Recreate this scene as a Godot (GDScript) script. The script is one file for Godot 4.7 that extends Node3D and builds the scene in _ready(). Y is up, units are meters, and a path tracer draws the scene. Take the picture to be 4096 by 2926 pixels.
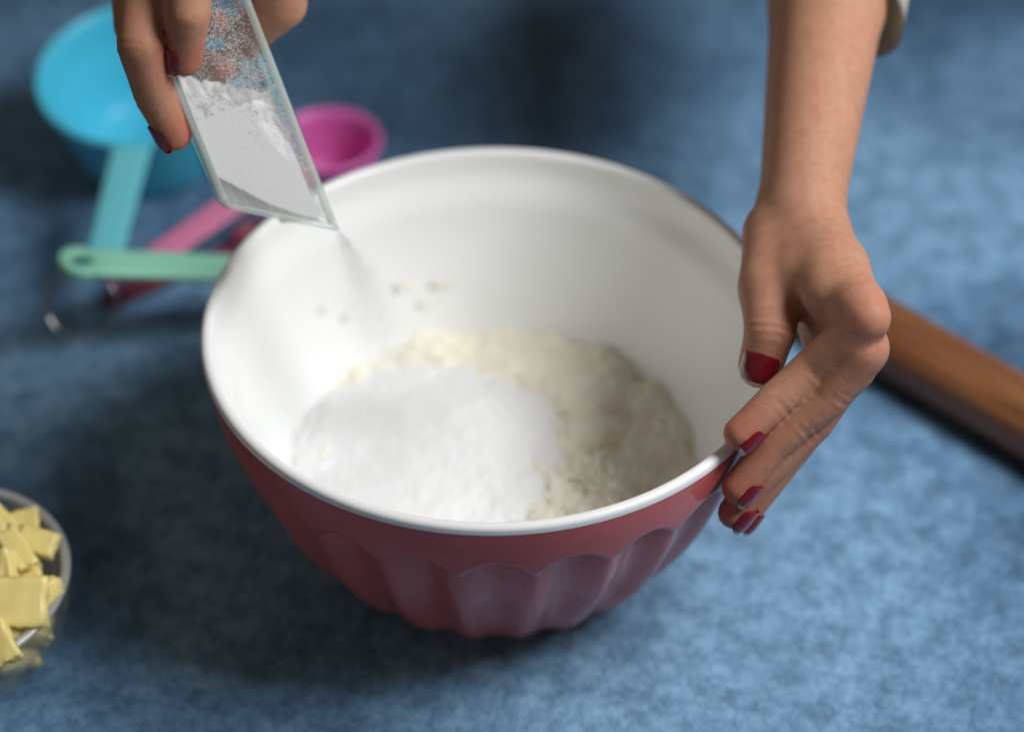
extends Node3D

const RIM_Y := 0.122
const RIM_R := 0.120
var rng := RandomNumberGenerator.new()
var M := {}

# ---------------------------------------------------------------- helpers
func numbered(called: String) -> String:
	if not has_node(called):
		return called
	var i := 1
	while has_node("%s_%03d" % [called, i]):
		i += 1
	return "%s_%03d" % [called, i]

func thing(called: String, label: String, category: String, at := Vector3.ZERO, group := "") -> Node3D:
	var o := Node3D.new()
	o.name = numbered(called)
	add_child(o)
	o.position = at
	tag(o, label, category, group)
	return o

func tag(o: Node3D, label: String, category: String, group := "", kind := "") -> void:
	if label != "":
		o.set_meta("label", label)
	if category != "":
		o.set_meta("category", category)
	if group != "":
		o.set_meta("group", group)
	if kind != "":
		o.set_meta("kind", kind)

func put(called: String, mesh: Mesh, mat: Material, parent: Node3D = null) -> MeshInstance3D:
	var o := MeshInstance3D.new()
	o.mesh = mesh
	if mat:
		o.material_override = mat
	if parent == null:
		o.name = numbered(called)
		add_child(o)
	else:
		o.name = called
		parent.add_child(o, true)
	return o

func mat(c: Color, rough: float, spec := 0.5) -> StandardMaterial3D:
	# c is a linear, real-world base colour
	var m := StandardMaterial3D.new()
	m.albedo_color = c.linear_to_srgb()
	m.roughness = rough
	m.metallic_specular = spec
	return m

func noise_tex(n: FastNoiseLite, size: int, ramp: Gradient = null, normal := false, strength := 4.0) -> NoiseTexture2D:
	var t := NoiseTexture2D.new()
	t.width = size
	t.height = size
	t.seamless = true
	t.generate_mipmaps = false
	t.noise = n
	if ramp:
		t.color_ramp = ramp
	if normal:
		t.as_normal_map = true
		t.bump_strength = strength
	return t

func fnl(kind: int, seed_: int, freq: float, octaves := 4, gain := 0.5) -> FastNoiseLite:
	var n := FastNoiseLite.new()
	n.noise_type = kind
	n.seed = seed_
	n.frequency = freq
	n.fractal_octaves = octaves
	n.fractal_gain = gain
	return n

func ramp(stops: Array) -> Gradient:
	var g := Gradient.new()
	var off := PackedFloat32Array()
	var col := PackedColorArray()
	for s in stops:
		off.append(s[0])
		col.append(s[1])
	g.offsets = off
	g.colors = col
	return g

# a grid of points (rows of equal length) as a smooth mesh; faces seen from either side
func grid_mesh(rows: Array, closed := false, flip := false, colors: Array = []) -> ArrayMesh:
	var st := SurfaceTool.new()
	st.begin(Mesh.PRIMITIVE_TRIANGLES)
	st.set_smooth_group(0)
	add_grid(st, rows, closed, flip, 0, colors)
	st.generate_normals()
	return st.commit()

func add_grid(st: SurfaceTool, rows: Array, closed: bool, flip: bool, base: int, colors: Array = []) -> int:
	var w: int = rows[0].size()
	var hh := rows.size()
	for i in hh:
		for j in w:
			if colors.size():
				st.set_color(colors[i][j])
			st.set_uv(Vector2(float(j) / w, float(i) / hh))
			st.add_vertex(rows[i][j])
	var wn := w if closed else w - 1
	for i in hh - 1:
		for j in wn:
			var a := base + i * w + j
			var b := base + i * w + (j + 1) % w
			var c := a + w
			var d := b + w
			if flip:
				for k in [a, c, b, b, c, d]:
					st.add_index(k)
			else:
				for k in [a, b, c, b, d, c]:
					st.add_index(k)
	return base + w * hh

# profile points (radius, height), turned about y
func lathe(profile: Array, seg := 96) -> ArrayMesh:
	var rows := []
	for p in profile:
		var row := PackedVector3Array()
		for j in seg:
			var a := TAU * j / seg
			row.append(Vector3(p.x * cos(a), p.y, p.x * sin(a)))
		rows.append(row)
	return grid_mesh(rows, true)

# a smooth tube through points with radii, flattened by (wide, high) about an up vector
func sweep(pts: Array, radii: Array, seg := 20, up := Vector3.UP, wide := 1.0, high := 1.0, square := 2.0) -> ArrayMesh:
	var rows := []
	var n := pts.size()
	for i in n:
		var d: Vector3 = (pts[mini(i + 1, n - 1)] - pts[maxi(i - 1, 0)]).normalized()
		var side := d.cross(up).normalized()
		var u := side.cross(d)
		var row := PackedVector3Array()
		for j in seg:
			var a := TAU * j / seg
			var ca := signf(cos(a)) * pow(absf(cos(a)), 2.0 / square)
			var sa := signf(sin(a)) * pow(absf(sin(a)), 2.0 / square)
			row.append(pts[i] + (side * ca * wide + u * sa * high) * radii[i])
		rows.append(row)
	return grid_mesh(rows, true)

# ---------------------------------------------------------------- bodies: bones joined by a smooth minimum, meshed as surface nets
# groups[0] is the palm and arm, the others are fingers; a bone is [from, to, radius, radius]
func body_mesh(groups: Array, cell: float, blend: float, tint: Callable, creases: Array = []) -> ArrayMesh:
	var lo := Vector3.INF
	var hi := -Vector3.INF
	for g in groups:
		for b in g:
			var r: float = maxf(b[2], b[3]) + blend * 5.0 + cell * 2.0
			for k in 2:
				lo = lo.min(b[k] - Vector3.ONE * r)
				hi = hi.max(b[k] + Vector3.ONE * r)
	var nx := int((hi.x - lo.x) / cell) + 2
	var ny := int((hi.y - lo.y) / cell) + 2
	var nz := int((hi.z - lo.z) / cell) + 2
	var total := nx * ny * nz
	var sums := []
	for g in groups:
		var s := PackedFloat32Array()
		s.resize(total)
		sums.append(s)
	var touched := PackedInt32Array()
	var mark := PackedByteArray()
	mark.resize(total)
	var sx := ny * nz
	for gi in groups.size():
		var s: PackedFloat32Array = sums[gi]
		for b in groups[gi]:
			var a: Vector3 = b[0]
			var ab: Vector3 = b[1] - a
			var ra: float = b[2]
			var dr: float = b[3] - ra
			var l2 := maxf(ab.length_squared(), 1e-9)
			var reach := blend * 4.0 + cell * 1.5
			var m := maxf(b[2], b[3]) + reach
			var p0: Vector3 = (a.min(b[1]) - Vector3.ONE * m - lo) / cell
			var p1: Vector3 = (a.max(b[1]) + Vector3.ONE * m - lo) / cell
			for ix in range(maxi(0, int(p0.x)), mini(nx, int(p1.x) + 2)):
				for iy in range(maxi(0, int(p0.y)), mini(ny, int(p1.y) + 2)):
					var at := ix * sx + iy * nz
					var px := lo + Vector3(ix, iy, 0) * cell - a
					for iz in range(maxi(0, int(p0.z)), mini(nz, int(p1.z) + 2)):
						var p := px + Vector3(0, 0, iz * cell)
						var t := clampf(p.dot(ab) / l2, 0.0, 1.0)
						var d := (p - ab * t).length() - ra - dr * t
						if d < reach:
							var id := at + iz
							var e := exp(-maxf(d, -0.03) / blend)
							s[id] = s[id] + e if gi == 0 else maxf(s[id], e)
							if mark[id] == 0:
								mark[id] = 1
								touched.append(id)
		sums[gi] = s
	var v := PackedFloat32Array()
	v.resize(total)
	v.fill(1.0)
	for id in touched:
		var s0: float = sums[0][id]
		var most := s0
		for gi in range(1, groups.size()):
			most = maxf(most, s0 + sums[gi][id])
		v[id] = -blend * log(maxf(most, 1e-9))
	sums.clear()
	var vert := PackedInt32Array()
	vert.resize(total)
	vert.fill(-1)
	var pts := PackedVector3Array()
	var nrm := PackedVector3Array()
	var ids := PackedInt32Array()
	var corner := PackedInt32Array([0, 1, nz, nz + 1, sx, sx + 1, sx + nz, sx + nz + 1])
	var cpos := [Vector3(0, 0, 0), Vector3(0, 0, 1), Vector3(0, 1, 0), Vector3(0, 1, 1), Vector3(1, 0, 0), Vector3(1, 0, 1), Vector3(1, 1, 0), Vector3(1, 1, 1)]
	var edges := [[0, 1], [2, 3], [4, 5], [6, 7], [0, 2], [1, 3], [4, 6], [5, 7], [0, 4], [1, 5], [2, 6], [3, 7]]
	for id in touched:
		var iz := id % nz
		var iy := (id / nz) % ny
		var ix := id / sx
		if ix >= nx - 1 or iy >= ny - 1 or iz >= nz - 1:
			continue
		var f0 := v[id] < 0.0
		var mixed := false
		for k in range(1, 8):
			if (v[id + corner[k]] < 0.0) != f0:
				mixed = true
				break
		if not mixed:
			continue
		var sum := Vector3.ZERO
		var cnt := 0
		for e in edges:
			var va := v[id + corner[e[0]]]
			var vb := v[id + corner[e[1]]]
			if (va < 0.0) != (vb < 0.0):
				sum += cpos[e[0]].lerp(cpos[e[1]], va / (va - vb))
				cnt += 1
		vert[id] = pts.size()
		ids.append(id)
		pts.append(lo + (Vector3(ix, iy, iz) + sum / cnt) * cell)
		var gx := v[id + corner[4]] + v[id + corner[5]] + v[id + corner[6]] + v[id + corner[7]] - v[id] - v[id + corner[1]] - v[id + corner[2]] - v[id + corner[3]]
		var gy := v[id + corner[2]] + v[id + corner[3]] + v[id + corner[6]] + v[id + corner[7]] - v[id] - v[id + corner[1]] - v[id + corner[4]] - v[id + corner[5]]
		var gz := v[id + corner[1]] + v[id + corner[3]] + v[id + corner[5]] + v[id + corner[7]] - v[id] - v[id + corner[2]] - v[id + corner[4]] - v[id + corner[6]]
		nrm.append(Vector3(gx, gy, gz).normalized())
	var st := SurfaceTool.new()
	st.begin(Mesh.PRIMITIVE_TRIANGLES)
	st.set_smooth_group(0)
	for i in pts.size():
		var p := pts[i]
		var push := 0.0
		for c in creases:   # [place, along, dorsal, depth, width]
			var q: Vector3 = p - c[0]
			if q.length_squared() < 0.0005:
				var face: float = clampf(nrm[i].dot(c[2]) * 1.6, 0.0, 1.0)
				if face > 0.0:
					var al: float = q.dot(c[1]) / c[4]
					push += c[3] * face * (cos(al * 3.0) * 0.5 + 0.5) * exp(-al * al * 0.16)
		st.set_color(tint.call(p))
		st.add_vertex(p - nrm[i] * push)
	for i in ids.size():
		var id := ids[i]
		# edges that start in this cell's corner 0, along x, y and z
		for ax in 3:
			var step: int = [sx, nz, 1][ax]
			var u: int = [nz, 1, sx][ax]
			var w: int = [1, sx, nz][ax]
			if id + step >= total:
				continue
			var a := v[id] < 0.0
			if a == (v[id + step] < 0.0):
				continue
			if id - u - w < 0:
				continue
			var q0 := vert[id]
			var q1 := vert[id - u]
			var q2 := vert[id - u - w]
			var q3 := vert[id - w]
			if q0 < 0 or q1 < 0 or q2 < 0 or q3 < 0:
				continue
			if a:
				for k in [q0, q2, q1, q0, q3, q2]:
					st.add_index(k)
			else:
				for k in [q0, q1, q2, q0, q2, q3]:
					st.add_index(k)
	st.generate_normals()
	return st.commit()

# a fingernail: a thin curved plate over the end of a finger, with the pale free edge as its second surface
func nail_mesh(joint: Vector3, tip: Vector3, r0: float, r1: float, dorsal: Vector3, length: float, spread: float, pale: float) -> ArrayMesh:
	var ax := (tip - joint).normalized()
	var n := (dorsal - ax * dorsal.dot(ax)).normalized()
	var t := ax.cross(n)
	var full := (tip - joint).length()
	var mesh: ArrayMesh = null
	var start := -length + r1 * 0.86
	for part in 2:
		var s0 := 0.0 if part == 0 else pale
		var s1 := pale if part == 0 else 1.0
		var st := SurfaceTool.new()
		st.begin(Mesh.PRIMITIVE_TRIANGLES)
		st.set_smooth_group(0)
		var base := 0
		for layer in 2:
			var rows := []
			var ns := 14 if part == 0 else 4
			for i in ns + 1:
				var f := lerpf(s0, s1, float(i) / ns)
				var s := start + length * f
				var e := absf(f * 2.0 - 1.0)
				var wid := spread * pow(maxf(1.0 - pow(e, 5.0 if f < 0.5 else 4.0), 0.02), 0.42)
				var r := lerpf(r0, r1, clampf((full + s) / full, 0.0, 1.0))
				if s > 0.0:
					r -= s * s / r1 * 0.24
				r = r * 1.005 + (0.0008 if layer == 0 else 0.0002) + (0.0002 * sin(PI * f))
				var row := PackedVector3Array()
				for j in 13:
					var a := (j / 6.0 - 1.0) * wid
					var edge := 1.0 - 0.09 * pow(absf(j / 6.0 - 1.0), 4.0)
					row.append(tip + ax * s + (n * cos(a) + t * sin(a)) * r * edge)
				rows.append(row)
			base = add_grid(st, rows, false, layer == 1, base)
		st.generate_normals()
		mesh = st.commit(mesh)
	mesh.surface_set_material(0, M.polish)
	mesh.surface_set_material(1, M.nail_edge)
	return mesh

# ---------------------------------------------------------------- the bowl
func bowl_r(y: float) -> float:
	var t := clampf((RIM_Y - y) / RIM_Y, 0.0, 1.0)
	return 0.066 + 0.054 * pow(1.0 - pow(t, 1.688), 0.733)

func inner_r(y: float) -> float:
	return maxf(bowl_r(maxf(y, 0.012)) - 0.0046 - 0.0041 * smoothstep(0.112, 0.096, y), 0.0)

func build_bowl() -> void:
	var bowl := thing("mixing_bowl", "large coral red fluted mixing bowl with white inside, gripped by a hand", "bowl")
	var st := SurfaceTool.new()
	st.begin(Mesh.PRIMITIVE_TRIANGLES)
	st.set_smooth_group(0)
	var rows := []
	var seg := 24 * 28
	var foot := 0.062
	for i in 122:
		var f := i / 121.0
		# rows crowd together between the band and the flutes
		var y := RIM_Y - 0.0036 - (RIM_Y - 0.0036 - 0.003) * f
		var row := PackedVector3Array()
		for j in seg:
			var a := TAU * j / seg
			var u := fposmod(rad_to_deg(a) - 6.6, 15.0) / 15.0 - 0.5
			var top := 0.0905 + 0.0095 * (1.0 - pow(absf(u) * 2.0, 1.8))
			var on := smoothstep(top + 0.0006, top - 0.0022, y)
			var scoop := cos(u * PI)
			scoop = pow(scoop, 1.75)
			var fade := 1.0 - 0.45 * smoothstep(0.05, 0.012, y)
			var d := on * (0.0012 + 0.0050 * scoop * fade * 1.04)
			# the lower edge curls in to the foot
			var low := smoothstep(0.016, 0.003, y)
			var r := bowl_r(y) - d - low * low * 0.007
			row.append(Vector3(r * cos(a), y, r * sin(a)))
		rows.append(row)
	for p in [Vector2(foot - 0.004, 0.0008), Vector2(foot - 0.006, 0.0), Vector2(foot - 0.012, 0.0), Vector2(foot - 0.015, 0.003), Vector2(0.0005, 0.003)]:
		var row := PackedVector3Array()
		for j in seg:
			var a := TAU * j / seg
			row.append(Vector3(p.x * cos(a), p.y, p.x * sin(a)))
		rows.append(row)
	put("outer_body", grid_mesh(rows, true), M.red_glaze, bowl)
	var prof := []
	prof.append(Vector2(RIM_R + 0.00005, RIM_Y - 0.0037))
	for k in 9:
		var a := PI * k / 8.0
		prof.append(Vector2(RIM_R - 0.0023 + 0.0023 * cos(a), RIM_Y - 0.0020 + 0.0020 * sin(a)))
	var y := RIM_Y - 0.004
	while y > 0.016:
		prof.append(Vector2(inner_r(y), y))
		y -= 0.003
	for k in 7:
		var a := k / 6.0
		prof.append(Vector2(lerpf(inner_r(0.016) - 0.001, 0.001, a), lerpf(0.013, 0.008, sin(a * PI * 0.5))))
	put("white_lining", lathe(prof, 200), M.white_glaze, bowl)

# ---------------------------------------------------------------- flour and sugar
var n_flour := FastNoiseLite.new()
var n_clump := FastNoiseLite.new()
var n_soft := FastNoiseLite.new()

func flour_h(x: float, z: float) -> float:
	var r := Vector2(x, z).length()
	var y := 0.041 + 0.004 * (1.0 - r * r / 0.009)
	y += 0.0062 * n_soft.get_noise_2d(x * 1100.0, z * 1100.0)
	var c := n_clump.get_noise_2d(x * 1000.0, z * 1000.0)
	y += 0.0017 * c + 0.0007 * n_clump.get_noise_2d(x * 2100.0 + 80.0, z * 2100.0)
	y += 0.0009 * n_flour.get_noise_2d(x * 1000.0, z * 1000.0)
	# crumbly part at the front
	var f := exp(-(pow((x - 0.012) / 0.03, 2.0) + pow((z - 0.055) / 0.03, 2.0)))
	y += f * 0.0030 * n_clump.get_noise_2d(x * 2400.0 + 300.0, z * 2400.0)
	y -= 0.0012 * exp(-pow((r - 0.095) / 0.012, 2.0)) * (0.5 + 0.5 * n_soft.get_noise_2d(x * 900.0 + 40.0, z * 900.0))
	# the wall of the bowl carries the edge
	return maxf(y, wall_y(r))

func wall_y(r: float) -> float:
	var lo := 0.010
	var hi := 0.1
	for i in 14:
		var m := (lo + hi) * 0.5
		if inner_r(m) + 0.0006 < r:
			lo = m
		else:
			hi = m
	return lo

func sugar_h(x: float, z: float) -> float:
	var e := 0.10 * n_soft.get_noise_2d(x * 1300.0 + 90.0, z * 1300.0) + 0.05 * n_flour.get_noise_2d(x * 320.0, z * 320.0)
	var a1 := Vector2((x + 0.029) / 0.057, (z + 0.006) / 0.052).length()
	var a2 := Vector2((x + 0.043) / 0.042, (z - 0.034) / 0.050).length()
	var a := -0.16 * log(exp(-a1 / 0.16) + exp(-a2 / 0.16)) + 0.06 + e
	var main := 0.0445 + 0.0075 * (1.0 - pow(a, 3.0))
	var b := Vector2((x + 0.012) / 0.034, (z + 0.010) / 0.030).length()
	main += 0.0085 * exp(-b * b * 1.5)
	var c := Vector2((x + 0.066) / 0.022, (z - 0.006) / 0.020).length()
	main -= 0.0048 * exp(-c * c)
	var d := Vector2((x + 0.040) / 0.030, (z - 0.030) / 0.020).length()
	main += 0.0025 * exp(-d * d)
	main += 0.0007 * n_soft.get_noise_2d(x * 2600.0, z * 2600.0) + 0.00025 * n_flour.get_noise_2d(x * 900.0, z * 900.0)
	return main if a < 1.2 else main - (a - 1.2) * 0.05

func heap(fn: Callable, radius: float, cells: int, floor_fn: Callable) -> ArrayMesh:
	var rows := []
	for i in cells + 1:
		var row := PackedVector3Array()
		for j in cells * 3:
			var a := TAU * j / (cells * 3)
			var r := radius * pow(float(i) / cells, 0.85)
			var x := r * cos(a)
			var z := r * sin(a)
			var y: float = fn.call(x, z)
			var lim: float = floor_fn.call(x, z)
			row.append(Vector3(x, maxf(y, lim), z))
		rows.append(row)
	return grid_mesh(rows, true, true)

func build_contents() -> void:
	n_flour = fnl(FastNoiseLite.TYPE_SIMPLEX_SMOOTH, 5, 0.55, 3)
	n_clump = fnl(FastNoiseLite.TYPE_CELLULAR, 9, 0.085, 2)
	n_clump.cellular_return_type = FastNoiseLite.RETURN_DISTANCE2_SUB
	n_clump.domain_warp_enabled = true
	n_clump.domain_warp_amplitude = 9.0
	n_clump.domain_warp_frequency = 0.07
	n_soft = fnl(FastNoiseLite.TYPE_SIMPLEX_SMOOTH, 21, 0.03, 3)
	var flat := func(_x, _z): return -1.0
	var fl := put("flour", heap(flour_h, 0.0965, 180, flat), M.flour)
	tag(fl, "cream coloured crumbly flour filling the bottom of the red mixing bowl", "flour")
	var under := func(x, z): return maxf(flour_h(x, z) - 0.003, wall_y(Vector2(x, z).length() + 0.0006))
	var su := put("sugar", heap(sugar_h, 0.0965, 120, under), M.sugar)
	tag(su, "mound of fine white sugar lying on the flour in the mixing bowl", "sugar")
	# crumbs of flour on the surface
	var mm := MultiMesh.new()
	mm.transform_format = MultiMesh.TRANSFORM_3D
	mm.mesh = lump(0.5, 3, 12, 8)
	var place := []
	while place.size() < 1500:
		var a := rng.randf() * TAU
		var r := 0.087 * sqrt(rng.randf())
		var x := r * cos(a)
		var z := r * sin(a)
		var near := exp(-(pow((x - 0.022) / 0.03, 2.0) + pow((z - 0.045) / 0.034, 2.0)))
		if rng.randf() > near + 0.12:
			continue
		if sugar_h(x, z) > flour_h(x, z) + 0.001:
			continue
		var s := rng.randf_range(0.0016, 0.0056) * (0.6 + 0.6 * near)
		var b := Basis.from_euler(Vector3(rng.randf(), rng.randf(), rng.randf()) * 6.0).scaled(Vector3(s, s * 0.8, s))
		place.append(Transform3D(b, Vector3(x, flour_h(x, z) + s * 0.12, z)))
	mm.instance_count = place.size()
	for i in place.size():
		mm.set_instance_transform(i, place[i])
	var cr := MultiMeshInstance3D.new()
	cr.name = "flour_crumbs"
	cr.multimesh = mm
	cr.material_override = M.flour
	add_child(cr)
	tag(cr, "loose crumbs scattered over the flour at the front of the bowl", "crumbs", "", "stuff")
	# lumps clinging to the far wall
	var spots := [
		[Vector3(-0.0443, 0.0637, -0.0926), 0.0075, "flour smudge on the far bowl wall, right of the falling sugar"],
		[Vector3(-0.0255, 0.0604, -0.0982), 0.0085, "largest flour smudge on the far bowl wall, rightmost"],
		[Vector3(-0.0344, 0.0536, -0.0925), 0.0055, "small flour speck, lowest of the three right of the falling sugar"],
		[Vector3(-0.0693, 0.0610, -0.0743), 0.0060, "flour speck on the bowl wall just left of the falling sugar"],
		[Vector3(-0.0794, 0.0705, -0.0687), 0.0055, "faint flour speck on the bowl wall, leftmost of all the specks"]]
	var k := 0
	for s in spots:
		var p: Vector3 = s[0]
		var rr := inner_r(p.y) - 0.0005
		var dir := Vector3(p.x, 0, p.z).normalized()
		var o := put("flour_clump", lump(0.5, 30 + k, 20, 14, 0.7), M.flour_dust)
		var bx := Basis(Vector3.UP.cross(dir), Vector3.UP, dir)
		o.transform = Transform3D(bx * Basis.from_scale(Vector3(s[1] * 1.3, s[1], 0.0016)), dir * rr + Vector3.UP * p.y)
		tag(o, s[2], "flour clump", "flour specks stuck to the bowl wall")
		k += 1

func lump(r: float, seed_: int, seg: int, rings: int, rough := 0.35) -> ArrayMesh:
	var n := fnl(FastNoiseLite.TYPE_SIMPLEX, seed_, 1.6, 3)
	var rows := []
	for i in rings + 1:
		var row := PackedVector3Array()
		var b := PI * i / rings
		for j in seg:
			var a := TAU * j / seg
			var d := Vector3(sin(b) * cos(a), cos(b), sin(b) * sin(a))
			row.append(d * r * (1.0 + rough * n.get_noise_3dv(d)))
		rows.append(row)
	return grid_mesh(rows, true)

func build_stream() -> void:
	# grains that fall from the corner of the glass in a widening fan
	var mm := MultiMesh.new()
	mm.transform_format = MultiMesh.TRANSFORM_3D
	var s := BoxMesh.new()
	s.size = Vector3.ONE
	mm.mesh = s
	var n := 22000
	mm.instance_count = n
	for i in n:
		var t := pow(rng.randf(), 0.62) * 0.16
		var vx := rng.randfn(0.16, 0.085)
		var vz := rng.randfn(0.02, 0.05)
		var p := Vector3(-0.0600, 0.1600, -0.0060) + Vector3(-0.0080, -0.016, -0.030) * rng.randf() * 0.8
		p += Vector3(vx * t, -0.35 * t - 4.9 * t * t * 0.6, vz * t)
		if p.y < 0.046:
			p.y = 0.048 + rng.randf() * 0.008
		var g := rng.randf_range(0.00010, 0.00021)
		mm.set_instance_transform(i, Transform3D(Basis.from_euler(Vector3(rng.randf(), rng.randf(), rng.randf()) * 6.0).scaled(Vector3.ONE * g), p))
	var o := MultiMeshInstance3D.new()
	o.name = "falling_sugar"
	o.multimesh = mm
	o.material_override = M.sugar
	add_child(o)
	tag(o, "thin stream of sugar grains falling from the glass into the mixing bowl", "sugar", "", "stuff")

# ---------------------------------------------------------------- the glass that is poured from
const JO := Vector3(-0.0846, 0.1510, -0.0146)
const J1 := Vector3(0.9117, 0.1855, -0.3665)
const J2 := Vector3(-0.3301, 0.8619, -0.3849)
const J3 := Vector3(0.2445, 0.4719, 0.8471)
const SIDE := 0.0410

func jar_ring(half: float, corner: float, y0: float, slant: float, seg := 8) -> PackedVector3Array:
	var row := PackedVector3Array()
	for q in 4:
		for k in seg + 1:
			var a := PI * 0.5 * (q + float(k) / seg)
			var cx: float = (half - corner) * [1.0, -1.0, -1.0, 1.0][q]
			var cz: float = (half - corner) * [1.0, 1.0, -1.0, -1.0][q]
			var x := cx + corner * cos(a)
			var z := cz + corner * sin(a)
			row.append(Vector3(x, y0 + (0.0185 - x) * 0.66 * slant, z))
	return row

func build_glass() -> void:
	var g := thing("pouring_glass", "tilted square glass of white sugar held over the mixing bowl", "glass")
	g.transform = Transform3D(Basis(J1, J2, J3).orthonormalized(), JO)
	var h := SIDE * 0.5
	var outer := []
	for i in 13:
		var f := i / 12.0
		outer.append(jar_ring(h, 0.0042, lerpf(0.0012, 0.112, f), (1.0 - f) * (1.0 - f)))
	outer.append(jar_ring(h - 0.0012, 0.004, 0.1145, 0.0))
	outer.append(jar_ring(h - 0.004, 0.003, 0.1155, 0.0))
	outer.append(jar_ring(0.0004, 0.0003, 0.1155, 0.0))
	put("wall", grid_mesh(outer, true), M.glass, g)
	var inner := []
	for i in 13:
		var f := i / 12.0
		inner.append(jar_ring(h - 0.0026, 0.003, lerpf(0.0012, 0.106, f), (1.0 - f) * (1.0 - f)))
	inner.append(jar_ring(h - 0.005, 0.002, 0.1085, 0.0))
	inner.append(jar_ring(0.0004, 0.0003, 0.1085, 0.0))
	put("inner_wall", grid_mesh(inner, true, true), M.glass, g)
	# the thick rounded lip and the corner edges: pale tint imitates refracted light
	var lip := []
	for k in 11:
		var a := TAU * k / 10.0
		lip.append(jar_ring(h - 0.0013 + 0.00135 * cos(a), 0.0036 + 0.0006 * cos(a), 0.0010 + 0.0015 * sin(a), 1.0))
	put("lip", grid_mesh(lip, true), M.refraction_tint, g)
	for q in 4:
		var cx: float = (h - 0.0021) * [1.0, -1.0, -1.0, 1.0][q]
		var cz: float = (h - 0.0021) * [1.0, 1.0, -1.0, -1.0][q]
		var edge := []
		var wide := []
		for i in 12:
			edge.append(Vector3(cx, lerpf(0.003 + (0.0185 - cx) * 0.66, 0.110, i / 11.0), cz))
			wide.append(0.0016)
		put("corner_edge", sweep(edge, wide, 12, Vector3.BACK), M.refraction_tint, g)
	# sugar: lies against the front pane, hollowed out towards the lip
	var n := fnl(FastNoiseLite.TYPE_SIMPLEX_SMOOTH, 77, 0.09, 4)
	var rows := []
	var nx := 70
	var ny := 110
	for i in ny + 1:
		var row := PackedVector3Array()
		for j in nx + 1:
			var x := lerpf(-17.4, 14.4, float(j) / nx)
			var lipy := (18.5 - x) * 0.66 + 0.8 + 1.2 * smoothstep(-2.0, 10.0, x)
			var top := 68.3 - 0.62 * x + 2.6 * n.get_noise_2d(x * 2.0, 5.0) + 0.6 * n.get_noise_2d(x * 7.0, 60.0)
			var y := lerpf(lipy, top, pow(float(i) / ny, 0.8))
			var yb := 18.9 - 1.20 * (x + 2.3) if x < -2.3 else 18.9 - 0.88 * (x + 2.3)
			yb = maxf(yb, lipy + 0.5) + 0.9 * n.get_noise_2d(x * 5.0, 200.0)
			var z := 17.4
			if y < yb:
				z -= (yb - y) * 0.14 + 1.0 * sqrt(maxf(yb - y, 0.0))
			# patches where the sugar stands a little off the pane
			var patch := exp(-pow((x - 12.5 + (y - 50.0) * 0.12) / 4.5, 2.0) - pow((y - 50.0) / 13.0, 2.0))
			z -= clampf(patch * 2.6 + 1.3 * n.get_noise_2d(x * 3.0 + 31.0, y * 3.0) * patch - 0.25, 0.0, 3.0)
			z -= 0.16 * (n.get_noise_2d(x * 9.0, y * 9.0) + 1.0) * 0.5
			z -= smoothstep(7.0, 0.0, top - y) * 2.0
			row.append(Vector3(x, y, z) * 0.001)
		rows.append(row)
	# close it behind
	var first: PackedVector3Array = rows[0].duplicate()
	var last: PackedVector3Array = rows[ny].duplicate()
	for j in nx + 1:
		first[j].z = minf(-0.0140, first[j].z)
		last[j].z = -0.0060
		last[j].y -= 0.012
	rows.insert(0, first)
	rows.append(last)
	for r in rows.size():
		var row: PackedVector3Array = rows[r]
		var e: Vector3 = row[nx]
		row.append(Vector3(e.x - 0.0015, e.y, minf(e.z - 0.004, 0.012)))
		row.append(Vector3(e.x - 0.0130, e.y, -0.0140))
		var s: Vector3 = row[0]
		row.insert(0, Vector3(s.x - 0.0002, s.y, minf(s.z - 0.002, 0.008)))
		row.insert(0, Vector3(s.x - 0.0001, s.y, -0.0140))
		rows[r] = row
	var su := put("poured_sugar", grid_mesh(rows, false, true), M.sugar)
	su.transform = g.transform
	tag(su, "white sugar inside the tilted glass, sliding towards its corner", "sugar")
	# dust of grains on the pane
	var mm := MultiMesh.new()
	mm.transform_format = MultiMesh.TRANSFORM_3D
	var bx := BoxMesh.new()
	bx.size = Vector3.ONE
	mm.mesh = bx
	var place := []
	var tries := 0
	while place.size() < 7500 and tries < 160000:
		tries += 1
		var x := rng.randf_range(-17.2, 17.2)
		var y := rng.randf_range(4.0, 108.0)
		var d := n.get_noise_2d(x * 1.4 + 500.0, y * 1.1) * 1.2 + 0.5 * n.get_noise_2d(x * 14.0, y * 14.0)
		var mid := exp(-pow((x - 6.0) / 8.0, 2.0))
		var keep := 0.0
		if y > 60.0:
			keep = clampf(0.25 + mid * 0.75 + d, 0.0, 1.0) * exp(-(y - 60.0) / 45.0)
		else:
			keep = 0.8 * exp(-pow((x - 9.0) / 5.0, 2.0) - pow((y - 52.0) / 10.0, 2.0)) * clampf(0.3 + d, 0.0, 1.0)
		if y < (18.5 - x) * 0.66 + 3.0:
			continue
		if x > 14.0:
			keep *= 0.25
		if rng.randf() > keep:
			continue
		var g2 := rng.randf_range(0.00010, 0.00026)
		place.append(Transform3D(Basis.from_euler(Vector3(rng.randf(), rng.randf(), rng.randf()) * 6.0).scaled(Vector3.ONE * g2), Vector3(x, y, 17.7) * 0.001))
	for i in 500:
		var y := rng.randf_range(4.0, 70.0)
		var z := rng.randf_range(-14.0, 13.0)
		if rng.randf() > 0.3 + n.get_noise_2d(z * 4.0, y * 2.0) or y < 6.0:
			continue
		var g2 := rng.randf_range(0.00016, 0.0004)
		place.append(Transform3D(Basis.from_euler(Vector3(rng.randf(), rng.randf(), rng.randf()) * 6.0).scaled(Vector3.ONE * g2), Vector3(17.7, y, z) * 0.001))
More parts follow.
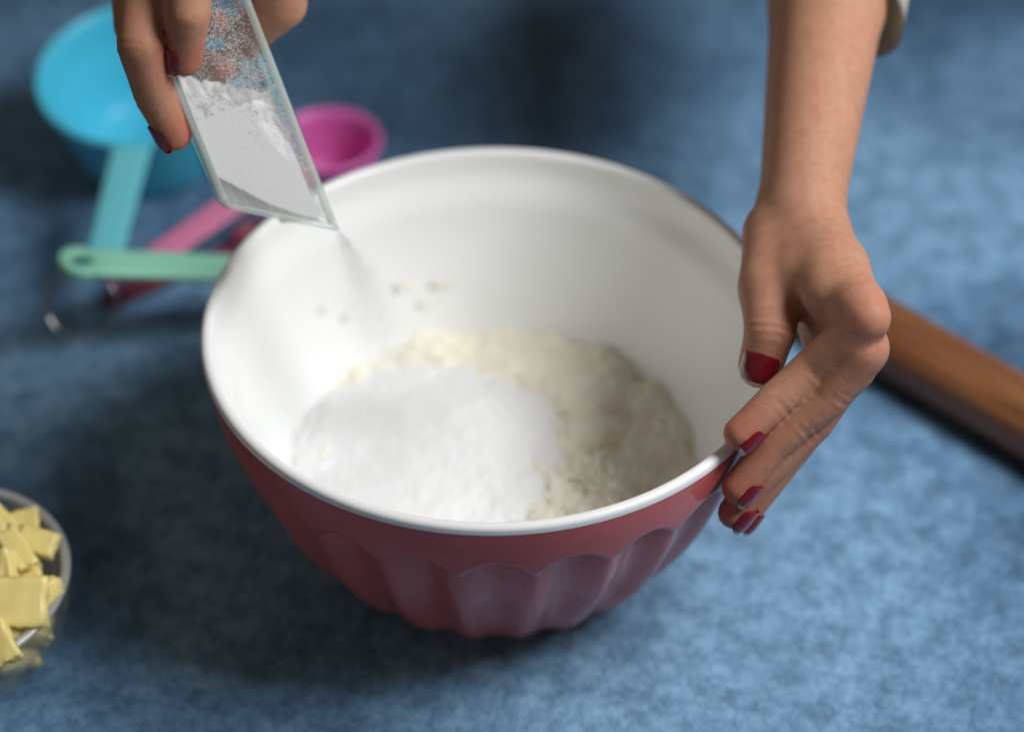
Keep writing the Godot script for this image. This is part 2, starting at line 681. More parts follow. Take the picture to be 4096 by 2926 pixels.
	mm.instance_count = place.size()
	for i in place.size():
		mm.set_instance_transform(i, place[i])
	var du := MultiMeshInstance3D.new()
	du.name = "sugar_dust"
	du.multimesh = mm
	du.material_override = M.sugar
	du.transform = g.transform
	add_child(du)
	tag(du, "fine sugar grains clinging to the panes of the tilted glass", "sugar", "", "stuff")

# ---------------------------------------------------------------- the person's two arms
func skin_tint(spots: Array) -> Callable:
	return func(p: Vector3) -> Color:
		var f := 0.0
		for s in spots:
			f = maxf(f, s[2] * exp(-p.distance_squared_to(s[0]) / (s[1] * s[1])))
		var c := Color(0.505, 0.268, 0.172).lerp(Color(0.47, 0.160, 0.112), clampf(f, 0.0, 1.0))
		var k := 1.0 + 0.05 * n_soft.get_noise_3dv(p * 2200.0)
		return Color(c.r * k, c.g * k, c.b * k)

func chain(g: Array, pts: Array, radii: Array) -> void:
	# a little slimmer between the joints
	for i in pts.size() - 1:
		var mid: Vector3 = (pts[i] + pts[i + 1]) * 0.5
		var r: float = (radii[i] + radii[i + 1]) * 0.5 * 0.975
		g.append([pts[i], mid, radii[i], r])
		g.append([mid, pts[i + 1], r, radii[i + 1]])

func build_person() -> void:
	var person := thing("person", "person reaching over the table, red nails, pouring sugar and steadying the bowl", "person")
	# --- the hand on the bowl
	var wrist := Vector3(0.1236, 0.1654, -0.0142)
	var fore := Vector3(0.1440, 0.1970, -0.1229)
	var elbow := Vector3(0.1715, 0.2236, -0.3163)
	var deep := Vector3(0.0, -0.0075, -0.0085)
	var index := [Vector3(0.1400, 0.1751, 0.0630), Vector3(0.1228, 0.1501, 0.0624), Vector3(0.1081, 0.1401, 0.0701), Vector3(0.0948, 0.1307, 0.0784)]
	var middle := [Vector3(0.1395, 0.1610, 0.0640), Vector3(0.1276, 0.1414, 0.0697), Vector3(0.1075, 0.1226, 0.0762), Vector3(0.0953, 0.1069, 0.0836)]
	var ring := [Vector3(0.1359, 0.1511, 0.0629), Vector3(0.1235, 0.1277, 0.0691), Vector3(0.1046, 0.1085, 0.0782), Vector3(0.0944, 0.0932, 0.0838)]
	var pinky := [Vector3(0.1336, 0.1344, 0.0524), Vector3(0.1204, 0.1128, 0.0636), Vector3(0.1077, 0.0961, 0.0718), Vector3(0.0990, 0.0845, 0.0781)]
	var thumb := [Vector3(0.1135, 0.1628, -0.0025), Vector3(0.1083, 0.1572, 0.0239), Vector3(0.1077, 0.1499, 0.0412), Vector3(0.1045, 0.1383, 0.0475)]
	var palm := []
	for s in [-1.0, 1.0]:
		palm.append([elbow + deep * s * 1.2, fore + deep * s, 0.031, 0.0232])
		palm.append([fore + deep * s, wrist + deep * s * 0.9, 0.0232, 0.0155])
	palm.append([wrist, wrist.lerp(index[0], 0.55), 0.0145, 0.0110])
	palm.append([wrist.lerp(index[0], 0.55), wrist.lerp(index[0], 0.9), 0.0118, 0.0086])
	palm.append([wrist.lerp(index[0], 0.9), index[0], 0.0086, 0.0060])
	palm.append([wrist.lerp(index[0], 0.25), wrist.lerp(index[0], 0.72) + Vector3(-0.007, -0.002, 0.0), 0.0125, 0.0105])
	palm.append([wrist + deep * 0.4, middle[0], 0.0140, 0.0085])
	palm.append([wrist + deep * 0.8, ring[0], 0.0140, 0.0082])
	palm.append([wrist + deep * 1.1, pinky[0], 0.0140, 0.0080])
	palm.append([thumb[0], thumb[1], 0.0140, 0.0108])
	palm.append([Vector3(0.1110, 0.1590, 0.0150), Vector3(0.1300, 0.1640, 0.0320), 0.0085, 0.0085])
	palm.append([wrist, Vector3(0.1198, 0.1652, 0.0250), 0.0135, 0.0108])
	palm.append([wrist.lerp(thumb[1], 0.4), wrist.lerp(middle[0], 0.5), 0.010, 0.011])
	var gs := [palm]
	for f in [[index, [0.0074, 0.0083, 0.0075, 0.0068]], [middle, [0.0086, 0.0080, 0.0073, 0.0067]], [ring, [0.0088, 0.0078, 0.0071, 0.0064]], [pinky, [0.0080, 0.0070, 0.0063, 0.0057]]]:
		var g := []
		chain(g, f[0], f[1])
		gs.append(g)
	var tg := []
	chain(tg, [thumb[1], thumb[2], thumb[3]], [0.0110, 0.0102, 0.0088])
	gs.append(tg)
	var spots := []
	for f in [index, middle, ring, pinky]:
		spots.append([f[3], 0.013, 1.0])
		spots.append([f[1], 0.009, 0.5])
		spots.append([f[0], 0.012, 0.5])
	spots.append([thumb[3], 0.012, 0.7])
	spots.append([thumb[2], 0.010, 0.5])
	var back := Vector3(0.6511, -0.3745, 0.6602)
	var tback := Vector3(-0.1246, 0.7347, 0.6668)
	var creases := []
	for f in [index]:
		for j in [1, 2]:
			creases.append([f[j], (f[j + 1] - f[j - 1]).normalized(), back, 0.00035, 0.0017])
	creases.append([thumb[2], (thumb[3] - thumb[1]).normalized(), tback, 0.00040, 0.0017])
	var arm := put("arm", body_mesh(gs, 0.00115, 0.0021, skin_tint(spots), creases), M.skin, person)
	arm.set_meta("label", "forearm and hand gripping the rim of the mixing bowl")
	for f in [index, middle, ring, pinky]:
		var k := 1.0 if f != pinky else 0.85
		put("fingernail", nail_mesh(f[2], f[3], 0.0074 * k, 0.0069 * k, back, 0.0125 * k, 0.95, 0.86), null, arm)
	put("fingernail", nail_mesh(thumb[2], thumb[3], 0.0103, 0.0090, tback, 0.0138, 0.95, 0.86), null, arm)
	# sleeve pushed up to the elbow
	var ax := (elbow - fore).normalized()
	var sl := []
	var side := ax.cross(Vector3.UP).normalized()
	var up := side.cross(ax)
	for i in 26:
		var row := PackedVector3Array()
		var inward := i < 8
		var f := (i - 8) / 17.0 if not inward else (8 - i) / 8.0 * 0.35
		for j in 48:
			var a := TAU * j / 48
			var rr := (0.0315 if not inward else 0.0300) + 0.020 * f + 0.0012 * sin(a * 5.0 + f * 9.0) * f
			var tilt := 0.030 * cos(a - 0.2)
			var c := fore.lerp(elbow, 0.05 + f * 1.0)
			row.append(c + side * cos(a) * rr * 1.02 + up * sin(a) * rr * 1.1 - ax * tilt * (1.0 - f))
		sl.append(row)
	put("sleeve", grid_mesh(sl, true), M.sleeve, person)
	# --- the hand that holds the glass
	var w2 := Vector3(-0.1026, 0.3020, -0.1429)
	var el2 := Vector3(-0.135, 0.365, -0.400)
	var i2 := [Vector3(-0.1154, 0.2834, -0.0619), Vector3(-0.1129, 0.2718, -0.0301), Vector3(-0.1137, 0.2559, -0.0184), Vector3(-0.1177, 0.2357, -0.0192)]
	var m2 := [Vector3(-0.1321, 0.2685, -0.0594), Vector3(-0.1331, 0.2425, -0.0174), Vector3(-0.1303, 0.2199, -0.0173), Vector3(-0.1248, 0.2025, -0.0165)]
	var r2 := [Vector3(-0.1435, 0.2518, -0.0713), Vector3(-0.1452, 0.2196, -0.0663), Vector3(-0.1263, 0.1960, -0.0778), Vector3(-0.1116, 0.1991, -0.0671)]
	var p2 := [Vector3(-0.1480, 0.2445, -0.0916), Vector3(-0.1503, 0.2146, -0.1023), Vector3(-0.1291, 0.2003, -0.1057), Vector3(-0.1168, 0.2036, -0.0926)]
	var t2 := [Vector3(-0.1018, 0.2862, -0.0885), Vector3(-0.0870, 0.2628, -0.0677), Vector3(-0.0853, 0.2287, -0.0694), Vector3(-0.1035, 0.2055, -0.0782)]
	palm = []
	var d2 := Vector3(0.009, 0.0, 0.0)
	for s in [-1.0, 1.0]:
		palm.append([el2 + d2 * s * 1.2, w2 + d2 * s, 0.030, 0.0165])
	palm.append([w2, i2[0], 0.015, 0.0085])
	palm.append([w2, m2[0], 0.015, 0.0088])
	palm.append([w2, r2[0], 0.015, 0.0085])
	palm.append([w2, p2[0], 0.015, 0.0080])
	palm.append([w2, t2[0], 0.015, 0.013])
	palm.append([t2[0], t2[1], 0.013, 0.0105])
	palm.append([t2[0], (i2[0] + m2[0]) * 0.5, 0.010, 0.010])
	gs = [palm]
	for f in [[i2, [0.0096, 0.0090, 0.0083, 0.0072]], [m2, [0.0098, 0.0093, 0.0083, 0.0071]], [r2, [0.0090, 0.0082, 0.0072, 0.0066]], [p2, [0.0080, 0.0072, 0.0064, 0.0058]]]:
		var g := []
		chain(g, f[0], f[1])
		gs.append(g)
	tg = []
	chain(tg, [t2[1], t2[2], t2[3]], [0.0110, 0.0106, 0.0084])
	gs.append(tg)
	spots = []
	for f in [i2, m2, r2, p2, t2]:
		spots.append([f[3], 0.013, 1.0])
		spots.append([f[1], 0.010, 0.5])
	var nb := Vector3(-0.7798, 0.4543, 0.4307)
	var na := Vector3(-0.8947, -0.0252, 0.4459)
	creases = []
	for j in [1, 2]:
		creases.append([m2[j], (m2[j + 1] - m2[j - 1]).normalized(), na, 0.00030, 0.0020])
	var arm2 := put("arm", body_mesh(gs, 0.0014, 0.0021, skin_tint(spots), creases), M.skin, person)
	arm2.set_meta("label", "hand with dark red nails holding the glass of sugar")
	put("fingernail", nail_mesh(i2[2], i2[3], 0.0080, 0.0074, nb, 0.0128, 0.95, 0.84), null, arm2)
	put("fingernail", nail_mesh(m2[2], m2[3], 0.0080, 0.0072, na, 0.0135, 0.9, 0.9), null, arm2)
	put("fingernail", nail_mesh(r2[2], r2[3], 0.0072, 0.0068, Vector3(0.2, -0.3, -0.9), 0.012, 0.9, 0.88), null, arm2)
	put("fingernail", nail_mesh(p2[2], p2[3], 0.0064, 0.0059, Vector3(0.1, -0.4, -0.9), 0.010, 0.9, 0.88), null, arm2)
	put("fingernail", nail_mesh(t2[2], t2[3], 0.0098, 0.0084, Vector3(0.3, -0.5, -0.8), 0.013, 0.9, 0.86), null, arm2)

# ---------------------------------------------------------------- cups and spoons behind
func cup(called: String, label: String, c: Vector3, r: float, hgt: float, base: float, m: Material, step: bool, group: String) -> Node3D:
	var o := thing(called, label, "measuring cup", Vector3(c.x, c.y, c.z), group)
	var t := 0.0026
	var prof := [Vector2(0.0005, 0.0), Vector2(base - 0.004, 0.0), Vector2(base - 0.001, 0.001), Vector2(base, 0.004)]
	for k in range(1, 9):
		var f := k / 8.0
		prof.append(Vector2(lerpf(base, r - 0.0016, pow(f, 0.8)), lerpf(0.004, hgt - 0.005, f)))
	prof.append_array([Vector2(r, hgt - 0.0042), Vector2(r + 0.0008, hgt - 0.0022), Vector2(r + 0.0004, hgt - 0.0004), Vector2(r - 0.0012, hgt), Vector2(r - t, hgt - 0.0008)])
	for k in range(0, 9):
		var f := 1.0 - k / 8.0
		var inset := 0.0
		if step and f < 0.52:
			inset = 0.0022
		prof.append(Vector2(lerpf(base, r - 0.0016, pow(f, 0.8)) - t - inset, lerpf(0.006, hgt - 0.004, f)))
	prof.append_array([Vector2(base - t - 0.004, 0.0036), Vector2(0.0005, 0.0034)])
	put("cup_body", lathe(prof, 96), m, o)
	return o

# a flat handle with a rounded, pierced end
func handle(parent: Node3D, from: Vector3, to: Vector3, w0: float, w1: float, thick: float, m: Material) -> void:
	var st := SurfaceTool.new()
	st.begin(Mesh.PRIMITIVE_TRIANGLES)
	st.set_smooth_group(0)
	var d := (to - from).normalized()
	var side := d.cross(Vector3.UP).normalized()
	var up := side.cross(d)
	var rows := []
	var end_r := w1 * 0.5 + 0.001
	var hole := w1 * 0.24
	var stop := (to - from).length() - hole - 0.001
	var n := 14
	for i in n + 1:
		var f := float(i) / n
		var p := from + d * (stop * f)
		var w := lerpf(w0, w1, f) * 0.5
		var row := PackedVector3Array()
		for j in 24:
			var a := TAU * j / 24
			var ca := signf(cos(a)) * pow(absf(cos(a)), 0.45)
			var sa := signf(sin(a)) * pow(absf(sin(a)), 0.45)
			row.append(p + side * ca * w + up * sa * thick * 0.5)
		rows.append(row)
	var base := add_grid(st, rows, true, false, 0)
	rows = []
	var mid := (end_r + hole) * 0.5
	var half := (end_r - hole) * 0.5
	for i in 21:
		var row := PackedVector3Array()
		var b := TAU * i / 20.0
		var cb := signf(cos(b)) * pow(absf(cos(b)), 0.55)
		var sb := signf(sin(b)) * pow(absf(sin(b)), 0.55)
		for j in 40:
			var a := TAU * j / 40
			row.append(to + (d * cos(a) + side * sin(a)) * (mid + half * cb) + up * sb * thick * 0.52)
		rows.append(row)
	add_grid(st, rows, true, false, base)
	st.generate_normals()
	put("handle", st.commit(), m, parent)

func build_cups() -> void:
	var grp := "plastic measuring cups joined on a ring"
	var a := Vector3(-0.1888, 0.0085, -0.2760)
	var c := cup("measuring_cup", "large sky blue plastic measuring cup with handle towards the front", a, 0.0535, 0.058, 0.038, M.cyan, true, grp)
	handle(c, Vector3(0.0022, 0.0545, 0.0500), Vector3(-0.0035, 0.0545, 0.1300), 0.0200, 0.0170, 0.0042, M.cyan_sheen)
	c.rotation.x = 0.18
	a = Vector3(-0.0900, 0.002, -0.2440)
	c = cup("measuring_cup", "small magenta pink measuring cup behind the glass and the bowl", a, 0.0285, 0.036, 0.0225, M.pink, false, grp)
	handle(c, Vector3(-0.1120, 0.0335, -0.2235) - a, Vector3(-0.1830, 0.0290, -0.1375) - a, 0.0175, 0.0145, 0.0038, M.pink_lit)
	a = Vector3(-0.0790, 0.0, -0.1480)
	c = cup("measuring_cup", "mint green measuring cup whose handle sticks out left of the bowl", a, 0.0210, 0.030, 0.016, M.green, false, grp)
	handle(c, Vector3(-0.0990, 0.0300, -0.1430) - a, Vector3(-0.1955, 0.0610, -0.1110) - a, 0.0185, 0.0200, 0.0050, M.green)
	# a red spoon that lies under the green handle
	var o := thing("measuring_spoon", "dark red measuring spoon on the table under the mint green handle", "measuring spoon", Vector3(-0.15, 0.0, -0.158))
	handle(o, Vector3(0.0130, 0.0060, -0.0330), Vector3(-0.0420, 0.0060, 0.0060), 0.0085, 0.0110, 0.0034, M.dark_red)
	var rows := []
	for k in 9:
		var b := PI * 0.5 * k / 8.0
		rows.append(Vector2(0.0125 * sin(b) + 0.0003, 0.009 - 0.0085 * cos(b)))
	rows.append_array([Vector2(0.0132, 0.0096), Vector2(0.0118, 0.0094)])
	for k in 8:
		var b := PI * 0.5 * (7 - k) / 8.0
		rows.append(Vector2(0.0112 * sin(b) + 0.0003, 0.0094 - 0.0074 * cos(b)))
	var sp := put("spoon_bowl", lathe(rows, 40), M.dark_red, o)
	sp.position = Vector3(0.0250, 0.0, -0.0410)
	# wire ring
	var tor := TorusMesh.new()
	tor.inner_radius = 0.0165
	tor.outer_radius = 0.0177
	tor.rings = 72
	tor.ring_segments = 12
	var rg := put("key_ring", tor, M.steel)
	rg.transform = Transform3D(Basis.from_euler(Vector3(0.95, 0.35, 0.35)), Vector3(-0.1975, 0.0400, -0.1060))
	tag(rg, "thin wire ring through the ends of the measuring cup handles", "ring")

# ---------------------------------------------------------------- butter
func build_butter() -> void:
	var c := Vector3(-0.2275, 0.0, 0.0745)
	var o := thing("glass_bowl", "clear glass bowl of butter pieces at the table corner", "bowl", c)
	var R := 0.0535
	var H := 0.045
	var outer := []
	var inner := []
	for k in 15:
		var f := k / 14.0
		outer.append(Vector2(0.022 + (R - 0.022) * pow(sin(f * PI * 0.5), 0.85), H * (1.0 - cos(f * PI * 0.5)) + 0.0002))
	outer.push_front(Vector2(0.0005, 0.0))
	for k in 15:
		var f := 1.0 - k / 14.0
		inner.append(Vector2(0.021 + (R - 0.0245) * pow(sin(f * PI * 0.5), 0.85), 0.003 + (H - 0.003) * (1.0 - cos(f * PI * 0.5))))
	inner.append(Vector2(0.0005, 0.003))
	put("bowl_wall", lathe(outer, 96), M.bowl_glass, o)
	put("inner_wall", lathe(inner, 96), M.bowl_glass, o)
	var rim := []
	for k in 13:
		var a := TAU * k / 12.0
		rim.append(Vector2(R - 0.0018 + 0.0021 * cos(a), H + 0.0016 * sin(a)))
	put("rim", lathe(rim, 96), M.rim_glass, o)
	var grp := "butter pieces in the glass bowl"
	# centre, size, turn, label
	var list := [
		[Vector3(-0.1988, 0.045, 0.0430), Vector3(0.013, 0.004, 0.011), Vector3(0.2, 0.3, 0.1), "thin butter piece at the back of the glass bowl beside the rim"],
		[Vector3(-0.1894, 0.049, 0.0579), Vector3(0.0150, 0.0048, 0.0100), Vector3(0.35, -0.25, -0.15), "butter slice with a curved edge nearest the far right rim of the glass bowl"],
		[Vector3(-0.1950, 0.054, 0.0670), Vector3(0.0085, 0.0060, 0.0190), Vector3(0.25, 0.65, 0.1), "narrow butter stick pointing down towards the gap in the heap"],
		[Vector3(-0.1990, 0.054, 0.0770), Vector3(0.0100, 0.0090, 0.0120), Vector3(0.5, 0.3, 0.4), "chunky butter piece at the picture edge above the big slab"],
		[Vector3(-0.1911, 0.046, 0.0740), Vector3(0.0110, 0.0070, 0.0090), Vector3(0.2, 0.5, 0.2), "small butter piece behind the big flat slab"],
		[Vector3(-0.1895, 0.053, 0.0945), Vector3(0.0200, 0.0055, 0.0180), Vector3(0.62, 0.06, -0.12), "big flat butter slab facing forward on top of the heap"],
		[Vector3(-0.1858, 0.0465, 0.0915), Vector3(0.0060, 0.0080, 0.0260), Vector3(0.12, -0.60, 0.45), "long butter slice leaning on the near right wall of the glass bowl"],
		[Vector3(-0.1960, 0.048, 0.1120), Vector3(0.0120, 0.0060, 0.0160), Vector3(0.4, 0.6, 0.35), "butter slice at the front of the heap near the picture edge"],
		[Vector3(-0.2090, 0.048, 0.0460), Vector3(0.0120, 0.0050, 0.0110), Vector3(0.3, 0.9, 0.2), "butter piece at the back of the heap at the picture edge"]]
	var i := 0
	for p in list:
		var b := put("butter_piece", slab(p[1] * 1.14, 50 + i), M.butter)
		b.transform = Transform3D(Basis.from_euler(p[2]), p[0])
		tag(b, p[3], "butter", grp)
		i += 1
	# the heap below and on the side that the picture cuts off
	for k in 34:
		var a := k * 2.4
		var layer := k / 12
		var r := 0.007 + (0.0085 + 0.0010 * layer) * sqrt(float(k % 12)) 
		var at := c + Vector3(r * cos(a), 0.011 + 0.0105 * layer, r * sin(a))
		if layer == 2 and at.x > c.x + 0.012:
			at.y -= 0.004
		var b := put("butter_piece", slab(Vector3(0.017, 0.0075, 0.015), 80 + k % 7), M.butter)
		b.transform = Transform3D(Basis.from_euler(Vector3(rng.randf() - 0.5, a, rng.randf() - 0.5) * Vector3(1.1, 1.0, 1.1)), at)
		tag(b, "butter piece low in the heap, mostly covered by the butter slices above it", "butter", "butter pieces low in the glass bowl")

func slab(size: Vector3, seed_: int) -> ArrayMesh:
	# a cut piece with softened, slightly crooked corners
	var n := fnl(FastNoiseLite.TYPE_SIMPLEX_SMOOTH, seed_, 0.9, 2)
	var st := SurfaceTool.new()
	st.begin(Mesh.PRIMITIVE_TRIANGLES)
	st.set_smooth_group(0)
	var base := 0
	var m := 9
	for face in 6:
		var ax := face / 2
		var sg := 1.0 if face % 2 == 0 else -1.0
		var rows := []
		for i in m:
			var row := PackedVector3Array()
			for j in m:
				var u := (i / float(m - 1)) * 2.0 - 1.0
				var v := (j / float(m - 1)) * 2.0 - 1.0
				var q := Vector3.ZERO
				q[ax] = sg
				q[(ax + 1) % 3] = u
				q[(ax + 2) % 3] = v
				var p := q * size * 0.5
				# round the edges by 0.7 mm
				var r := 0.0011
				var core := (p.abs() - Vector3.ONE * r).max(Vector3.ZERO)
				core = Vector3(minf(core.x, size.x * 0.5 - r), minf(core.y, size.y * 0.5 - r), minf(core.z, size.z * 0.5 - r))
				var s := p.sign()
				var e := p.abs() - core
				p = s * (core + e.normalized() * r)
				p *= 1.0 + 0.16 * n.get_noise_3dv(q * 1.3) + 0.05 * n.get_noise_3dv(q * 4.0)
				p.x += p.z * 0.12 * n.get_noise_1d(seed_ * 3.1)
				row.append(p)
			rows.append(row)
		base = add_grid(st, rows, false, sg > 0, base)
	st.generate_normals()
	return st.commit()

# ---------------------------------------------------------------- materials
func build_materials() -> void:
	M.red_glaze = mat(Color(0.63, 0.140, 0.128), 0.14, 0.38)
	M.red_glaze.clearcoat_enabled = true
	M.red_glaze.clearcoat = 0.15
	M.red_glaze.clearcoat_roughness = 0.05
	M.white_glaze = mat(Color(0.90, 0.915, 0.90), 0.2)
	M.flour = mat(Color(0.965, 0.915, 0.77), 0.95, 0.2)
	M.flour.subsurf_scatter_enabled = true
	M.flour.subsurf_scatter_strength = 0.04
	M.flour.normal_enabled = true
	M.flour.normal_texture = noise_tex(fnl(FastNoiseLite.TYPE_SIMPLEX, 3, 0.06, 4, 0.6), 512, null, true, 5.0)
	M.flour.uv1_triplanar = true
	M.flour.uv1_scale = Vector3.ONE * 45.0
	M.flour.normal_scale = 0.45
	M.flour_dust = mat(Color(0.95, 0.92, 0.85), 0.95, 0.2)
	M.sugar = mat(Color(0.95, 0.95, 0.945), 0.8, 0.3)
	M.sugar.normal_enabled = true
	M.sugar.normal_texture = noise_tex(fnl(FastNoiseLite.TYPE_SIMPLEX, 4, 0.2, 2, 0.6), 512, null, true, 3.0)
	M.sugar.uv1_triplanar = true
	M.sugar.uv1_scale = Vector3.ONE * 40.0
	M.sugar.normal_scale = 0.35
	M.sugar.backlight_enabled = true
	M.sugar.backlight = Color(0.5, 0.5, 0.49)
	M.skin = mat(Color(1, 1, 1), 0.54, 0.31)
	M.skin.albedo_texture = noise_tex(fnl(FastNoiseLite.TYPE_SIMPLEX_SMOOTH, 61, 0.012, 4, 0.6), 512, ramp([[0.25, Color(0.95, 0.91, 0.90)], [0.55, Color(0.985, 0.975, 0.97)], [0.8, Color(1, 1, 1)]]))
	M.skin.vertex_color_use_as_albedo = true
	M.skin.subsurf_scatter_enabled = true
	M.skin.subsurf_scatter_strength = 0.05
	M.skin.normal_enabled = true
	M.skin.normal_texture = noise_tex(fnl(FastNoiseLite.TYPE_CELLULAR, 14, 0.09, 3, 0.6), 512, null, true, 4.0)
	M.skin.uv1_triplanar = true
	M.skin.uv1_scale = Vector3.ONE * 26.0
	M.skin.normal_scale = 0.30
	M.polish = mat(Color(0.17, 0.004, 0.012), 0.17, 0.45)
	M.polish.clearcoat_enabled = true
	M.polish.clearcoat = 0.75
	M.polish.clearcoat_roughness = 0.04
	M.nail_edge = mat(Color(0.62, 0.45, 0.38), 0.3)
	M.glass = mat(Color(0.75, 0.85, 0.80), 0.02)
	M.glass.transparency = BaseMaterial3D.TRANSPARENCY_ALPHA
	M.glass.albedo_color.a = 0.03
	M.refraction_tint = mat(Color(0.72, 0.80, 0.74), 0.06)  # pale colour stands in for the bright refraction along the edges
	M.refraction_tint.transparency = BaseMaterial3D.TRANSPARENCY_ALPHA
	M.refraction_tint.albedo_color.a = 0.36
	M.bowl_glass = mat(Color(0.42, 0.43, 0.39), 0.04)
	M.bowl_glass.transparency = BaseMaterial3D.TRANSPARENCY_ALPHA
	M.bowl_glass.albedo_color.a = 0.12
	M.rim_glass = mat(Color(0.55, 0.57, 0.52), 0.05)
	M.rim_glass.transparency = BaseMaterial3D.TRANSPARENCY_ALPHA
	M.rim_glass.albedo_color.a = 0.5
	M.cyan = mat(Color(0.085, 0.61, 0.82), 0.32)
	M.cyan_sheen = mat(Color(0.17, 0.64, 0.72), 0.34)  # the cup's cyan with the handle's sheen mixed into the colour
	M.pink = mat(Color(0.70, 0.14, 0.45), 0.34)
	M.pink_lit = mat(Color(0.76, 0.24, 0.42), 0.34)  # same plastic as the pink cup, lightened for the light on it
	M.green = mat(Color(0.29, 0.68, 0.50), 0.34)
	M.dark_red = mat(Color(0.20, 0.025, 0.05), 0.4)
	for k in [M.cyan, M.pink, M.green]:
		k.subsurf_scatter_enabled = true
		k.subsurf_scatter_strength = 0.12
	M.steel = mat(Color(0.62, 0.61, 0.59), 0.2)
	M.steel.metallic = 1.0
	M.butter = mat(Color(0.95, 0.75, 0.285), 0.36, 0.5)
	M.butter.subsurf_scatter_enabled = true
	M.butter.subsurf_scatter_strength = 0.2
	M.sleeve = mat(Color(0.66, 0.60, 0.52), 0.9, 0.2)
	M.sleeve.backlight_enabled = true
	M.sleeve.backlight = Color(0.8, 0.76, 0.68)
	M.sleeve.rim_enabled = true
	M.sleeve.rim = 0.3
	# rolling pin: grain along the pin (u runs round it, v along)
	M.wood = mat(Color(1, 1, 1), 0.36, 0.5)
	var wn := fnl(FastNoiseLite.TYPE_SIMPLEX_SMOOTH, 8, 0.02, 5, 0.6)
	M.wood.albedo_texture = noise_tex(wn, 512, ramp([[0.2, Color(0.39, 0.245, 0.155)], [0.5, Color(0.51, 0.33, 0.205)], [0.8, Color(0.60, 0.41, 0.265)]]))
	M.wood.uv1_scale = Vector3(2.0, 0.35, 1.0)
	# table: a painted board, blue dabbed over near black; broad tone paints in shade
	M.table = mat(Color(1, 1, 1), 0.62, 0.4)
	var fine := fnl(FastNoiseLite.TYPE_SIMPLEX, 31, 0.008, 7, 0.90)
	M.table.albedo_texture = noise_tex(fine, 1024, ramp([[0.22, Color(0.355, 0.490, 0.605)], [0.42, Color(0.430, 0.585, 0.710)], [0.57, Color(0.480, 0.640, 0.770)], [0.78, Color(0.560, 0.720, 0.850)]]))
	M.table.uv1_scale = Vector3(9.0, 9.0, 1.0)
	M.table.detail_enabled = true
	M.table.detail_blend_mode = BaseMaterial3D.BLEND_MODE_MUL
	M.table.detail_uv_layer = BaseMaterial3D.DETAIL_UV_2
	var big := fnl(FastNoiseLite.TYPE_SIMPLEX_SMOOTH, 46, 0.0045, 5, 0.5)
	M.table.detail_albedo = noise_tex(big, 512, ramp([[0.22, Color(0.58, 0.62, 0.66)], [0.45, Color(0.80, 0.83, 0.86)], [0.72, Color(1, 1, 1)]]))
	M.table.uv2_offset = Vector3(0.703, 0.344, 0.0)  # offset lays the dark tone over the shaded left and back
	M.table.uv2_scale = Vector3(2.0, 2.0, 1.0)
	M.table.normal_enabled = true
	M.table.normal_texture = noise_tex(fnl(FastNoiseLite.TYPE_SIMPLEX, 32, 0.03, 4, 0.6), 1024, null, true, 3.0)
	M.table.normal_scale = 0.5

func build_table() -> void:
	var st := SurfaceTool.new()
	st.begin(Mesh.PRIMITIVE_TRIANGLES)
	var x := 1.1
	var z := 0.85
	var q := [Vector3(-x, 0, -z), Vector3(x, 0, -z), Vector3(x, 0, z), Vector3(-x, 0, z)]
	for k in [0, 1, 2, 0, 2, 3]:
		var p: Vector3 = q[k]
		st.set_normal(Vector3.UP)
		st.set_tangent(Plane(1, 0, 0, 1))
		st.set_uv(Vector2(p.x, p.z) / 2.0)
		st.set_uv2(Vector2(p.x, p.z) / 2.0)
		st.add_vertex(p)
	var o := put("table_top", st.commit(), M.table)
	tag(o, "", "", "", "structure")
	var bx := BoxMesh.new()
	bx.size = Vector3(2.2, 0.028, 1.7)
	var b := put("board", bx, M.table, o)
	b.position = Vector3(0, -0.0145, 0)

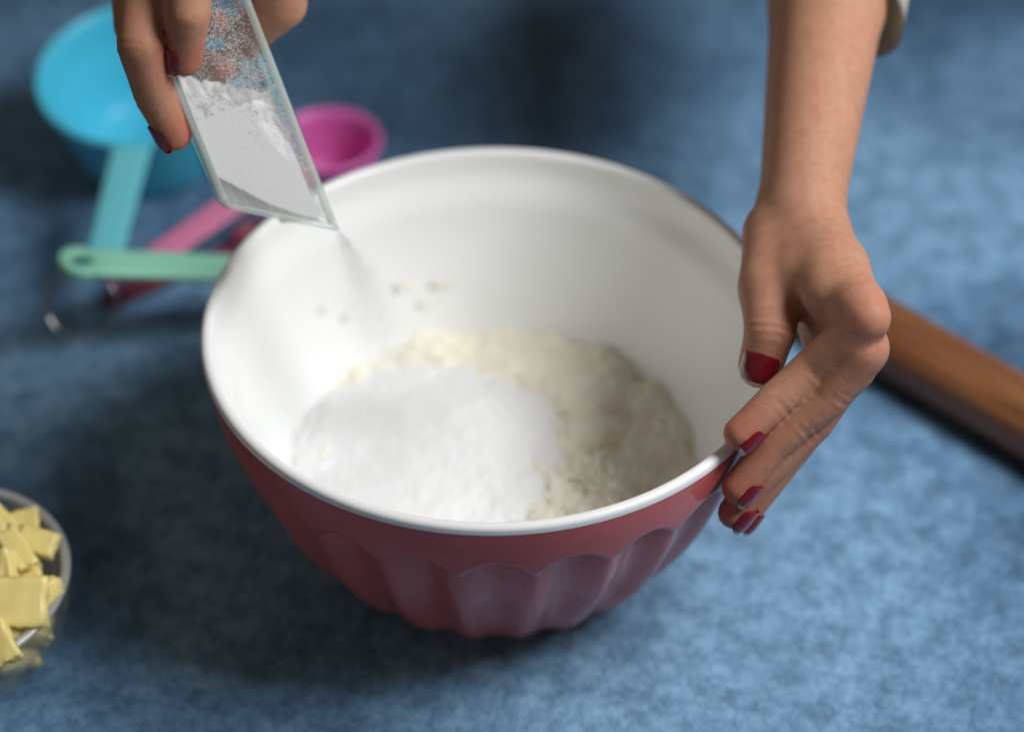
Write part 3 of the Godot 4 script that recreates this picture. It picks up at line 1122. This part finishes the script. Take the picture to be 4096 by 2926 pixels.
func build_pin() -> void:
	var a := Vector3(0.1836, 0.0175, -0.1136)
	var b := Vector3(0.2451, 0.0175, -0.0518)
	var d := (b - a).normalized()
	var pts := []
	var rad := []
	var start := a - d * 0.036
	var prof := [[0.0, 0.004], [0.0004, 0.010], [0.0015, 0.0142], [0.004, 0.0166], [0.008, 0.0175]]
	for p in prof:
		pts.append(start + d * p[0])
		rad.append(p[1])
	for k in range(1, 12):
		pts.append(start + d * (0.008 + 0.032 * k))
		rad.append(0.0175)
	for k in 5:
		pts.append(start + d * (0.376 - prof[4 - k][0]))
		rad.append(prof[4 - k][1])
	var o := put("rolling_pin", sweep(pts, rad, 48), M.wood)
	tag(o, "brown wooden rolling pin lying on the table behind the hand", "rolling pin")

func _ready() -> void:
	rng.seed = 11
	# camera
	var cam := Camera3D.new()
	cam.name = "camera"
	cam.fov = 20.0
	cam.near = 0.05
	cam.far = 20.0
	cam.position = Vector3(0.0076, 0.67543, 0.64981)
	cam.rotation = Vector3(deg_to_rad(-41.765), 0, 0)
	var ca := CameraAttributesPhysical.new()
	ca.frustum_focal_length = 68.055
	ca.frustum_focus_distance = 0.785
	ca.frustum_near = 0.05
	ca.frustum_far = 20.0
	ca.exposure_aperture = 2.9
	cam.attributes = ca
	add_child(cam)
	cam.fov = 20.0
	cam.current = true
	# room air and window light
	var we := WorldEnvironment.new()
	we.name = "environment"
	var e := Environment.new()
	e.background_mode = Environment.BG_COLOR
	e.background_color = Color(0.110, 0.096, 0.079).linear_to_srgb()
	e.tonemap_mode = Environment.TONE_MAPPER_LINEAR
	e.tonemap_exposure = 1.0
	e.sdfgi_enabled = true
	e.ssao_enabled = true
	e.ssil_enabled = true
	we.environment = e
	add_child(we)
	var win := AreaLight3D.new()
	win.name = "window_light"
	win.area_size = Vector2(0.44, 0.40)
	win.area_normalize_energy = true
	win.light_energy = 1.21
	win.light_color = Color(0.985, 0.99, 1.0)
	win.area_range = 8.0
	win.shadow_enabled = true
	var az := deg_to_rad(12.0)
	var el := deg_to_rad(55.5)
	add_child(win)
	win.look_at_from_position(Vector3(cos(az) * cos(el), sin(el), sin(az) * cos(el)) * 1.15, Vector3.ZERO, Vector3.UP)
	build_materials()
	build_table()
	build_bowl()
	build_contents()
	build_glass()
	build_stream()
	build_person()
	build_cups()
	build_pin()
	build_butter()
